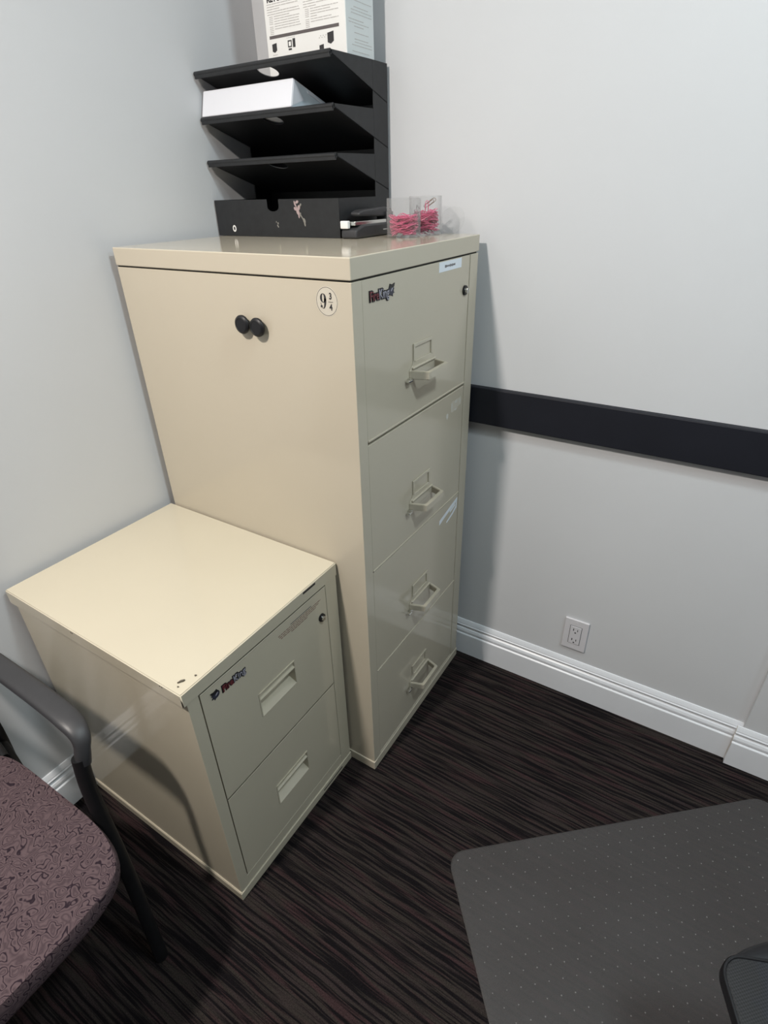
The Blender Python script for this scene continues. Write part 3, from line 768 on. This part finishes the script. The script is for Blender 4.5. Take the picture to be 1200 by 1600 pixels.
# ------------------------------------------------------------------ stapler beside the organiser
t = thing('stapler', 'black stapler with silver rail beside the organizer', 'stapler', (0.425, -0.15, TH))
bm = bmesh.new()
z0 = TH + 0.0005
poly(bm, [(-0.2380, z0), (-0.0600, z0), (-0.0600, z0 + 0.0270), (-0.2020, z0 + 0.0270), (-0.2360, z0 + 0.0180)], 0, 0.4090, 0.4520, 0.0045)
box(bm, 0.4505, 0.4526, -0.125, -0.108, z0 + 0.012, z0 + 0.014, 0.0003, mi=1)
obj('base', bm, [M_GREYPLASTIC, M_CHROME], t, smooth=True)
bm = bmesh.new(); box(bm, 0.4200, 0.4430, -0.228, -0.085, z0 + 0.0260, z0 + 0.0340, 0.001); obj('staple_rail', bm, M_CHROME, t, label='silver staple rail')
bm = bmesh.new()
poly(bm, [(-0.205, z0 + 0.0440), (-0.062, z0 + 0.0380), (-0.062, z0 + 0.0560), (-0.090, z0 + 0.0600), (-0.190, z0 + 0.0560), (-0.205, z0 + 0.0520)], 0, 0.4140, 0.4400, 0.004)
box(bm, 0.4120, 0.4470, -0.092, -0.066, z0 + 0.020, z0 + 0.050, 0.004)
obj('top_arm', bm, M_GREYPLASTIC, t, smooth=True)
bm = bmesh.new(); box(bm, 0.4100, 0.4310, -0.2405, -0.2300, z0 + 0.0200, z0 + 0.0360, 0.002); obj('nose', bm, M_WHITE, t, smooth=True, label='nose plate with its highlight coloured white')  # white colour stands in for the glint on the metal nose

# ------------------------------------------------------------------ cups of paper clips
def cup(cx, cy, r, h, label, r_top=None, squareness=2.0, rotz=0):
    r_top = r_top or r
    bm = bmesh.new(); n = 56; th = 0.0011
    def ring(rr, z):
        o = []
        for k in range(n):
            a = 2 * PI * k / n; c, s = math.cos(a), math.sin(a); e = 2 / squareness
            x = math.copysign(abs(c) ** e, c) * rr; y = math.copysign(abs(s) ** e, s) * rr
            o.append(bm.verts.new((cx + x * math.cos(rotz) - y * math.sin(rotz), cy + x * math.sin(rotz) + y * math.cos(rotz), z)))
        return o
    zb = TH + 0.0008
    rs = [ring(r * 0.97, zb), ring(r, zb + 0.002), ring(r_top, zb + h), ring(r_top - th, zb + h), ring(r - th, zb + 0.0035)]
    for a, b_ in zip(rs, rs[1:]):
        for k in range(n): bm.faces.new([a[k], a[(k + 1) % n], b_[(k + 1) % n], b_[k]])
    bm.faces.new(rs[0][::-1]); bm.faces.new(rs[-1])
    bmesh.ops.recalc_face_normals(bm, faces=bm.faces[:])
    return tag(obj('plastic_cup', bm, M_CLEAR, origin=(cx, cy, TH), smooth=True), label, 'cup')
C1 = (0.5310, -0.1610); C2 = (0.5440, -0.0830); R1 = 0.0385; R2 = 0.0380
cup(*C1, R1, 0.078, 'nearer clear plastic cup of pink paper clips on the tall cabinet')
cup(*C2, R2, 0.080, 'farther clear plastic cup of pink paper clips, behind the nearer cup', squareness=3.2, rotz=0.5)
def clip_mesh():
    w_, L_ = 0.0042, 0.0155
    pts = []
    def arc(cx_, cz_, r, a0, a1, n=6):
        for k in range(n + 1):
            a = a0 + (a1 - a0) * k / n; pts.append((cx_ + r * math.cos(a), 0, cz_ + r * math.sin(a)))
    pts.append((-w_ * 0.62, 0, -L_ * 0.45)); arc(0, L_ * 0.55, w_ * 0.62, PI, 0, 6)
    pts.append((w_ * 0.62, 0, -L_ * 0.7)); arc(-w_ * 0.12, -L_ * 0.75, w_ * 0.80, 0, -PI, 6)
    pts.append((-w_ * 0.95, 0.0006, L_ * 0.75)); arc(0, L_ * 0.8, w_ * 0.95, PI, 0, 6); pts.append((w_ * 0.95, 0.0006, -L_ * 0.3))
    bm = bmesh.new(); sweep(bm, [Vector(p) for p in pts], 0.00062, 0.00062, 5, up=(0, 1, 0))
    return bm
def mk_clip(mat):
    o = obj('paper_clip', clip_mesh(), mat, smooth=True); return o
pink = mk_clip(M_PINK); gold = mk_clip(M_GOLD); silver = mk_clip(M_SILVER)
first = {'p': True, 'g': True, 's': True}
def place(src, key, loc, rot, label, group=None):
    if first[key]: o = src; first[key] = False
    else: o = src.copy(); COL.objects.link(o)
    o.location = loc; o.rotation_euler = rot
    o['label'] = label; o['category'] = 'paper clip'
    if group: o['group'] = group
    elif 'group' in o: del o['group']
random.seed(4)
for (C, R, n, top, word, grp) in ((C1, R1, 145, 0.044, 'pink paper clip heaped in the nearer clear cup', 'pink paper clips in the nearer cup'),
                                  (C2, R2, 145, 0.050, 'pink paper clip heaped in the farther clear cup', 'pink paper clips in the farther cup')):
    for k in range(n):
        a = random.uniform(0, 2 * PI); r = (R - 0.0100) * math.sqrt(random.random()); yaw = random.uniform(0, 2 * PI) if r < R - 0.021 else a + random.uniform(-0.12, 0.12)
        z = TH + 0.007 + (top - 0.009) * (k / n)
        place(pink, 'p', (C[0] + r * math.cos(a), C[1] + r * math.sin(a), z + random.uniform(0, 0.002)),
              (PI / 2 + random.uniform(-0.45, 0.45), random.uniform(-0.3, 0.3), yaw), word, grp)
place(pink, 'p', (C2[0] + 0.012, C2[1] - 0.016, TH + 0.055), (0.15, 0.05, 0.6), 'pink paper clip standing upright at the rim of the farther cup')
place(gold, 'g', (C2[0] + 0.010, C2[1] + 0.002, TH + 0.066), (0.5, 0.9, 0.8), 'gold paper clip on top of the farther cup heap')
place(silver, 's', (C2[0] - 0.016, C2[1] - 0.008, TH + 0.057), (1.2, 0.6, 0.3), 'silver paper clip on top of the farther cup heap')
# clear lid leaning at the wall
bm = bmesh.new(); b = bmesh.new(); 
lc = Vector((0.600, -0.055, TH + 0.030)); LT = Matrix.Translation(lc) @ Matrix.Rotation(math.radians(-22), 4, 'X') @ Matrix.Rotation(PI / 2, 4, 'X')
bmesh.ops.create_cone(b, cap_ends=True, segments=48, radius1=0.031, radius2=0.030, depth=0.003); merge(bm, b, 0, LT)
tag(obj('clear_lid', bm, M_CLEAR, origin=lc, smooth=True), 'round clear plastic lid leaning behind the paper clip cups', 'lid')

# ------------------------------------------------------------------ side chair
CY = -1.432
ch = thing('side_chair', 'mauve patterned side chair with black frame and armrests', 'chair', (0.33, CY, 0))
bm = bmesh.new()
N = 26; W, D = 0.252, 0.470; sx0 = 0.135
def seat_z(u, v):   # u,v in -1..1 (depth, width)
    return 0.484 - 0.012 * (abs(u) ** 2.6) - 0.010 * (abs(v) ** 3.2) - 0.004 * max(0, u) ** 3
rows = []
def seat_pt(u, v, inset=0.0):
    # squircle mapping
    e = 5.5
    k = (abs(u) ** e + abs(v) ** e) ** (1 / e); m_ = max(abs(u), abs(v)); s = m_ / k if k > 1e-6 else 1
    uu, vv = u * s * (1 - inset), v * s * (1 - inset)
    wfac = 0.97 + 0.03 * (uu + 1) / 2 - 0.05 * max(0, uu - 0.3) ** 2
    return Vector((sx0 + D * (uu + 1) / 2, CY + vv * W * wfac, 0))
top = []
for i in range(N + 1):
    row = []
    for j in range(N + 1):
        u, v = -1 + 2 * i / N, -1 + 2 * j / N
        p = seat_pt(u, v); p.z = seat_z(u, v); row.append(bm.verts.new(p))
    top.append(row)
for i in range(N):
    for j in range(N): bm.faces.new([top[i][j], top[i + 1][j], top[i + 1][j + 1], top[i][j + 1]])
per = [(i, 0) for i in range(N)] + [(N, j) for j in range(N)] + [(N - i, N) for i in range(N)] + [(0, N - j) for j in range(N)]
ring0 = [top[i][j] for i, j in per]
def seat_ring(inset, z):
    r = []
    for i, j in per:
        p = seat_pt(-1 + 2 * i / N, -1 + 2 * j / N, inset); p.z = z; r.append(bm.verts.new(p))
    return r
prev = ring0
for ins, z in ((-0.012, 0.458), (-0.016, 0.445), (-0.012, 0.432), (0.01, 0.422), (0.06, 0.418)):
    r = seat_ring(ins, z)
    for k in range(len(r)): bm.faces.new([prev[k], r[k], r[(k + 1) % len(r)], prev[(k + 1) % len(r)]])
    prev = r
bm.faces.new(prev)
bmesh.ops.recalc_face_normals(bm, faces=bm.faces[:])
obj('seat', bm, M_FABRIC, ch, smooth=True)
bm = bmesh.new(); box(bm, 0.17, 0.56, CY - 0.215, CY + 0.215, 0.398, 0.4215, 0.006); obj('seat_pan', bm, M_BLACKPLASTIC, ch)
for s in (1, -1):
    Y = lambda y: CY + s * (y - CY)
    bm = bmesh.new()
    path = smooth_path([(0.030, Y(-1.137), 0.660), (0.12, Y(-1.135), 0.663), (0.26, Y(-1.134), 0.664), (0.37, Y(-1.134), 0.662), (0.430, Y(-1.135), 0.656), (0.458, Y(-1.139), 0.640), (0.464, Y(-1.147), 0.615), (0.463, Y(-1.153), 0.590)], 7)
    L = len(path)
    ru = [0.0205 if k < L * 0.55 else 0.0205 - 0.0075 * min(1, (k - L * 0.55) / (L * 0.25)) for k in range(L)]
    rv = [0.0095 if k < L * 0.62 else 0.0095 + 0.003 * min(1, (k - L * 0.62) / (L * 0.33)) for k in range(L)]
    sweep(bm, path, ru, rv, 20, up=(0, 0, 1), sq=2.6)
    obj('armrest', bm, M_GREYPLASTIC, ch, smooth=True)
    bm = bmesh.new()
    sweep(bm, smooth_path([(0.462, Y(-1.1545), 0.605), (0.463, Y(-1.161), 0.540), (0.468, Y(-1.1645), 0.450), (0.478, Y(-1.167), 0.349), (0.489, Y(-1.173), 0.204), (0.512, Y(-1.187), 0.004)], 6), 0.0135, 0.0125, 14, up=(1, 0, 0))
    obj('leg', bm, M_FRAME, ch, smooth=True)
    bm = bmesh.new()
    sweep(bm, smooth_path([(0.028, Y(-1.160), 0.680), (0.075, Y(-1.163), 0.50), (0.090, Y(-1.165), 0.40), (0.060, Y(-1.168), 0.2), (0.030, Y(-1.170), 0.004)], 6), 0.0125, 0.0125, 14, up=(1, 0, 0))
    obj('leg', bm, M_FRAME, ch, smooth=True)
    bm = bmesh.new()
    sweep(bm, smooth_path([(0.466, Y(-1.170), 0.395), (0.30, Y(-1.195), 0.395), (0.088, Y(-1.168), 0.408)], 6), 0.011, 0.011, 12)
    obj('seat_rail', bm, M_FRAME, ch, smooth=True)
    bm = bmesh.new()
    sweep(bm, smooth_path([(0.17, Y(-1.190), 0.435), (0.118, Y(-1.185), 0.45), (0.085, Y(-1.20), 0.52), (0.055, Y(-1.235), 0.66), (0.035, Y(-1.28), 0.78)], 6), 0.012, 0.009, 12, up=(0, 1, 0))
    obj('back_bracket', bm, M_BLACKPLASTIC, ch, smooth=True)
for xx, yy, zz_ in ((0.460, 0.262, 0.388), (0.088, 0.262, 0.400)):
    bm = bmesh.new(); sweep(bm, [Vector((xx, CY - yy + 2 * yy * k / 6, zz_)) for k in range(7)], 0.010, 0.010, 12); obj('cross_rail', bm, M_FRAME, ch, smooth=True)
bm = bmesh.new()
gb = []
for i in range(13):
    row = []
    for j in range(17):
        u, v = i / 12, -1 + j / 8
        half = 0.185 * (1 - 0.10 * abs(2 * u - 1) ** 3)
        row.append((0.052 - 0.028 * u + 0.022 * (1 - v * v) * -0.6, CY + v * half, 0.60 + 0.25 * u))
    gb.append(row)
for off in (0.0, 0.035):
    vs = [[bm.verts.new((max(0.006, p[0]) + off, p[1], p[2])) for p in row] for row in gb]
    for i in range(12):
        for j in range(16): bm.faces.new([vs[i][j], vs[i][j + 1], vs[i + 1][j + 1], vs[i + 1][j]])
    if off == 0: va = vs
edge = [(0, j) for j in range(16)] + [(i, 16) for i in range(12)] + [(12, 16 - j) for j in range(16)] + [(12 - i, 0) for i in range(12)]
for k in range(len(edge)):
    a, b_ = edge[k], edge[(k + 1) % len(edge)]
    bm.faces.new([va[a[0]][a[1]], va[b_[0]][b_[1]], vs[b_[0]][b_[1]], vs[a[0]][a[1]]])
bmesh.ops.recalc_face_normals(bm, faces=bm.faces[:])
obj('backrest', bm, M_FABRIC, ch, smooth=True)

# ------------------------------------------------------------------ chair mat
e1 = Vector((0.7545, 0.6563, 0)); e2 = Vector((0.6563, -0.7545, 0)); mc = Vector((0.9440, -0.6680, 0))
MW, MD, MR = 0.880, 1.15, 0.042
def mat_outline(ins):
    o = []
    r = MR - ins
    for cx_, cy_, a0 in ((MR, MR, PI), (MW - MR, MR, -PI / 2), (MW - MR, MD - MR, 0), (MR, MD - MR, PI / 2)):
        for k in range(9):
            a = a0 + (PI / 2) * k / 8; o.append((cx_ + r * math.cos(a), cy_ + r * math.sin(a)))
    return o
bm = bmesh.new()
rings = []
for ins, z in ((0.0, 0.0006), (0.0, 0.0016), (0.003, 0.0030)):
    rings.append([bm.verts.new(mc + e1 * a + e2 * b_ + Vector((0, 0, z))) for a, b_ in mat_outline(ins)])
for a, b_ in zip(rings, rings[1:]):
    for k in range(len(a)): bm.faces.new([a[k], a[(k + 1) % len(a)], b_[(k + 1) % len(a)], b_[k]])
bm.faces.new(rings[-1])
bmesh.ops.recalc_face_normals(bm, faces=bm.faces[:])
random.seed(2)
ni, nj = int((MW - 0.04) / 0.0305), int((MD - 0.04) / 0.0265)
for j in range(nj):
    for i in range(ni):
        a = 0.022 + i * 0.0305 + (0.01525 if j % 2 else 0); b_ = 0.022 + j * 0.0265
        if b_ > 0.95: continue
        p = mc + e1 * a + e2 * b_ + Vector((0, 0, 0.0030)); r = 0.0010 + 0.0006 * random.random()
        vs = [bm.verts.new(p + Vector((r * math.cos(q * PI / 3), r * math.sin(q * PI / 3), 0))) for q in range(6)]
        c = bm.verts.new(p + Vector((0, 0, 0.0006)))
        for q in range(6):
            f = bm.faces.new([vs[q], vs[(q + 1) % 6], c]); f.material_index = 1
tag(obj('chair_mat', bm, [M_MAT, M_STUD], origin=mc), 'grey frosted vinyl chair mat with studs on the dark carpet', 'mat')

# ------------------------------------------------------------------ desk chair (mostly outside the frame)
d1 = Vector((0.92, 0.39, 0)); d2 = Vector((0.39, -0.92, 0)); dc = Vector((1.430, -0.838, 0)); SZ = 0.50
dk = thing('desk_chair', 'black office chair with dark mesh seat on the mat', 'chair', dc + d1 * 0.25 + d2 * 0.24)
def rr(w_, d_, r, ins=0, n=8):
    o = []
    for cx_, cy_, a0 in ((r, r, PI), (w_ - r, r, -PI / 2), (w_ - r, d_ - r, 0), (r, d_ - r, PI / 2)):
        for k in range(n + 1):
            a = a0 + (PI / 2) * k / n; o.append((cx_ + (r - ins) * math.cos(a), cy_ + (r - ins) * math.sin(a)))
    return o
bm = bmesh.new(); rings = []
for ins, z in ((0.010, 0.476), (0.0, 0.481), (0.0, 0.495), (0.0015, 0.4975), (0.004, 0.4975), (0.005, 0.4955)):
    rings.append([bm.verts.new(dc + d1 * a + d2 * b_ + Vector((0, 0, z))) for a, b_ in rr(0.50, 0.48, 0.035, ins)])
for a, b_ in zip(rings, rings[1:]):
    for k in range(len(a)): bm.faces.new([a[k], a[(k + 1) % len(a)], b_[(k + 1) % len(a)], b_[k]])
bm.faces.new(rings[0][::-1]); bm.faces.new(rings[-1])
bmesh.ops.recalc_face_normals(bm, faces=bm.faces[:])
obj('seat_frame', bm, M_BLACKPLASTIC, dk, smooth=True)
bm = bmesh.new(); rings = []
for ins, z in ((0.0045, 0.4955), (0.007, 0.4985), (0.030, 0.4990)):
    rings.append([bm.verts.new(dc + d1 * a + d2 * b_ + Vector((0, 0, z))) for a, b_ in rr(0.50, 0.48, 0.035, ins)])
for a, b_ in zip(rings, rings[1:]):
    for k in range(len(a)): bm.faces.new([a[k], a[(k + 1) % len(a)], b_[(k + 1) % len(a)], b_[k]])
bm.faces.new(rings[-1]); bmesh.ops.recalc_face_normals(bm, faces=bm.faces[:])
obj('seat_mesh', bm, M_MESHFAB, dk, smooth=True, label='dark grey mesh seat surface')
ctr = dc + d1 * 0.25 + d2 * 0.24
bm = bmesh.new(); cyl(bm, ctr + Vector((0, 0, 0.09)), (0, 0, 1), 0.03, 0.022, 0.352, 24); obj('column', bm, M_BLACKPLASTIC, dk, smooth=True)
for k in range(5):
    a = math.radians(-22 + 72 * k - 36)
    dd = Vector((math.cos(a), math.sin(a), 0))
    bm = bmesh.new(); sweep(bm, [ctr + dd * 0.02 + Vector((0, 0, 0.105)), ctr + dd * 0.13 + Vector((0, 0, 0.095)), ctr + dd * 0.235 + Vector((0, 0, 0.070))], [0.024, 0.020, 0.014], [0.02, 0.016, 0.012], 12)
    lg = obj('base_leg', bm, M_BLACKPLASTIC, dk, smooth=True)
    bm = bmesh.new(); side = dd.cross(Vector((0, 0, 1)))
    for q in (-1, 1): cyl(bm, ctr + dd * 0.235 + Vector((0, 0, 0.0305)) + side * (0.006 if q > 0 else -0.006), side * q, 0.027, 0.025, 0.015, 20, bev=0.003)
    cyl(bm, ctr + dd * 0.235 + Vector((0, 0, 0.03)), (0, 0, 1), 0.006, 0.006, 0.045, 10)
    obj('caster', bm, M_BLACKPLASTIC, lg, smooth=True)
# armrest bracket on the near side, arm pad above the far end
bm = bmesh.new()
A = lambda a, b_, z: dc + d1 * a + d2 * b_ + Vector((0, 0, z))
sweep(bm, smooth_path([A(0.17, 0.05, 0.470), A(0.16, -0.018, 0.452), A(0.155, -0.045, 0.52), A(0.155, -0.045, 0.64)], 6), 0.024, 0.012, 14, up=(0, 0, 1))
obj('arm_post', bm, M_BLACKPLASTIC, dk, smooth=True)
bm = bmesh.new()
sweep(bm, smooth_path([A(0.055, -0.040, 0.652), A(0.10, -0.045, 0.655), A(0.28, -0.045, 0.655), A(0.33, -0.045, 0.652)], 6), 0.030, 0.012, 16, up=(0, 0, 1), sq=2.8)
obj('arm_pad', bm, M_BLACKPLASTIC, dk, smooth=True)
bm = bmesh.new()
sweep(bm, smooth_path([A(0.034, 0.004, 0.484), A(0.060, -0.006, 0.484), A(0.100, -0.016, 0.484), A(0.17, -0.024, 0.484)], 5), [0.008 + 0.012 * k / 15 for k in range(16)], 0.010, 12)
obj('side_bracket', bm, M_BLACKPLASTIC, dk, smooth=True)
bm = bmesh.new()
bb = [A(0.50, 0.24 + q * 0.21, z) + d1 * (0.03 + 0.10 * (z - 0.55)) for q, z in ((-1, 0.56), (1, 0.56), (1, 1.0), (-1, 1.0))]
pth = smooth_path([tuple(p) for p in bb], 6, closed=True); sweep(bm, pth, 0.014, 0.012, 12, closed=True, up=d1)
vs = [bm.verts.new(p) for p in bb]; bm.faces.new(vs)
obj('backrest', bm, M_BLACKPLASTIC, dk)
bm = bmesh.new(); sweep(bm, smooth_path([A(0.30, 0.24, 0.432), A(0.50, 0.24, 0.432), A(0.565, 0.24, 0.50), A(0.560, 0.24, 0.70)], 6), 0.022, 0.010, 12, up=(0, 0, 1)); obj('back_support', bm, M_BLACKPLASTIC, dk, smooth=True)
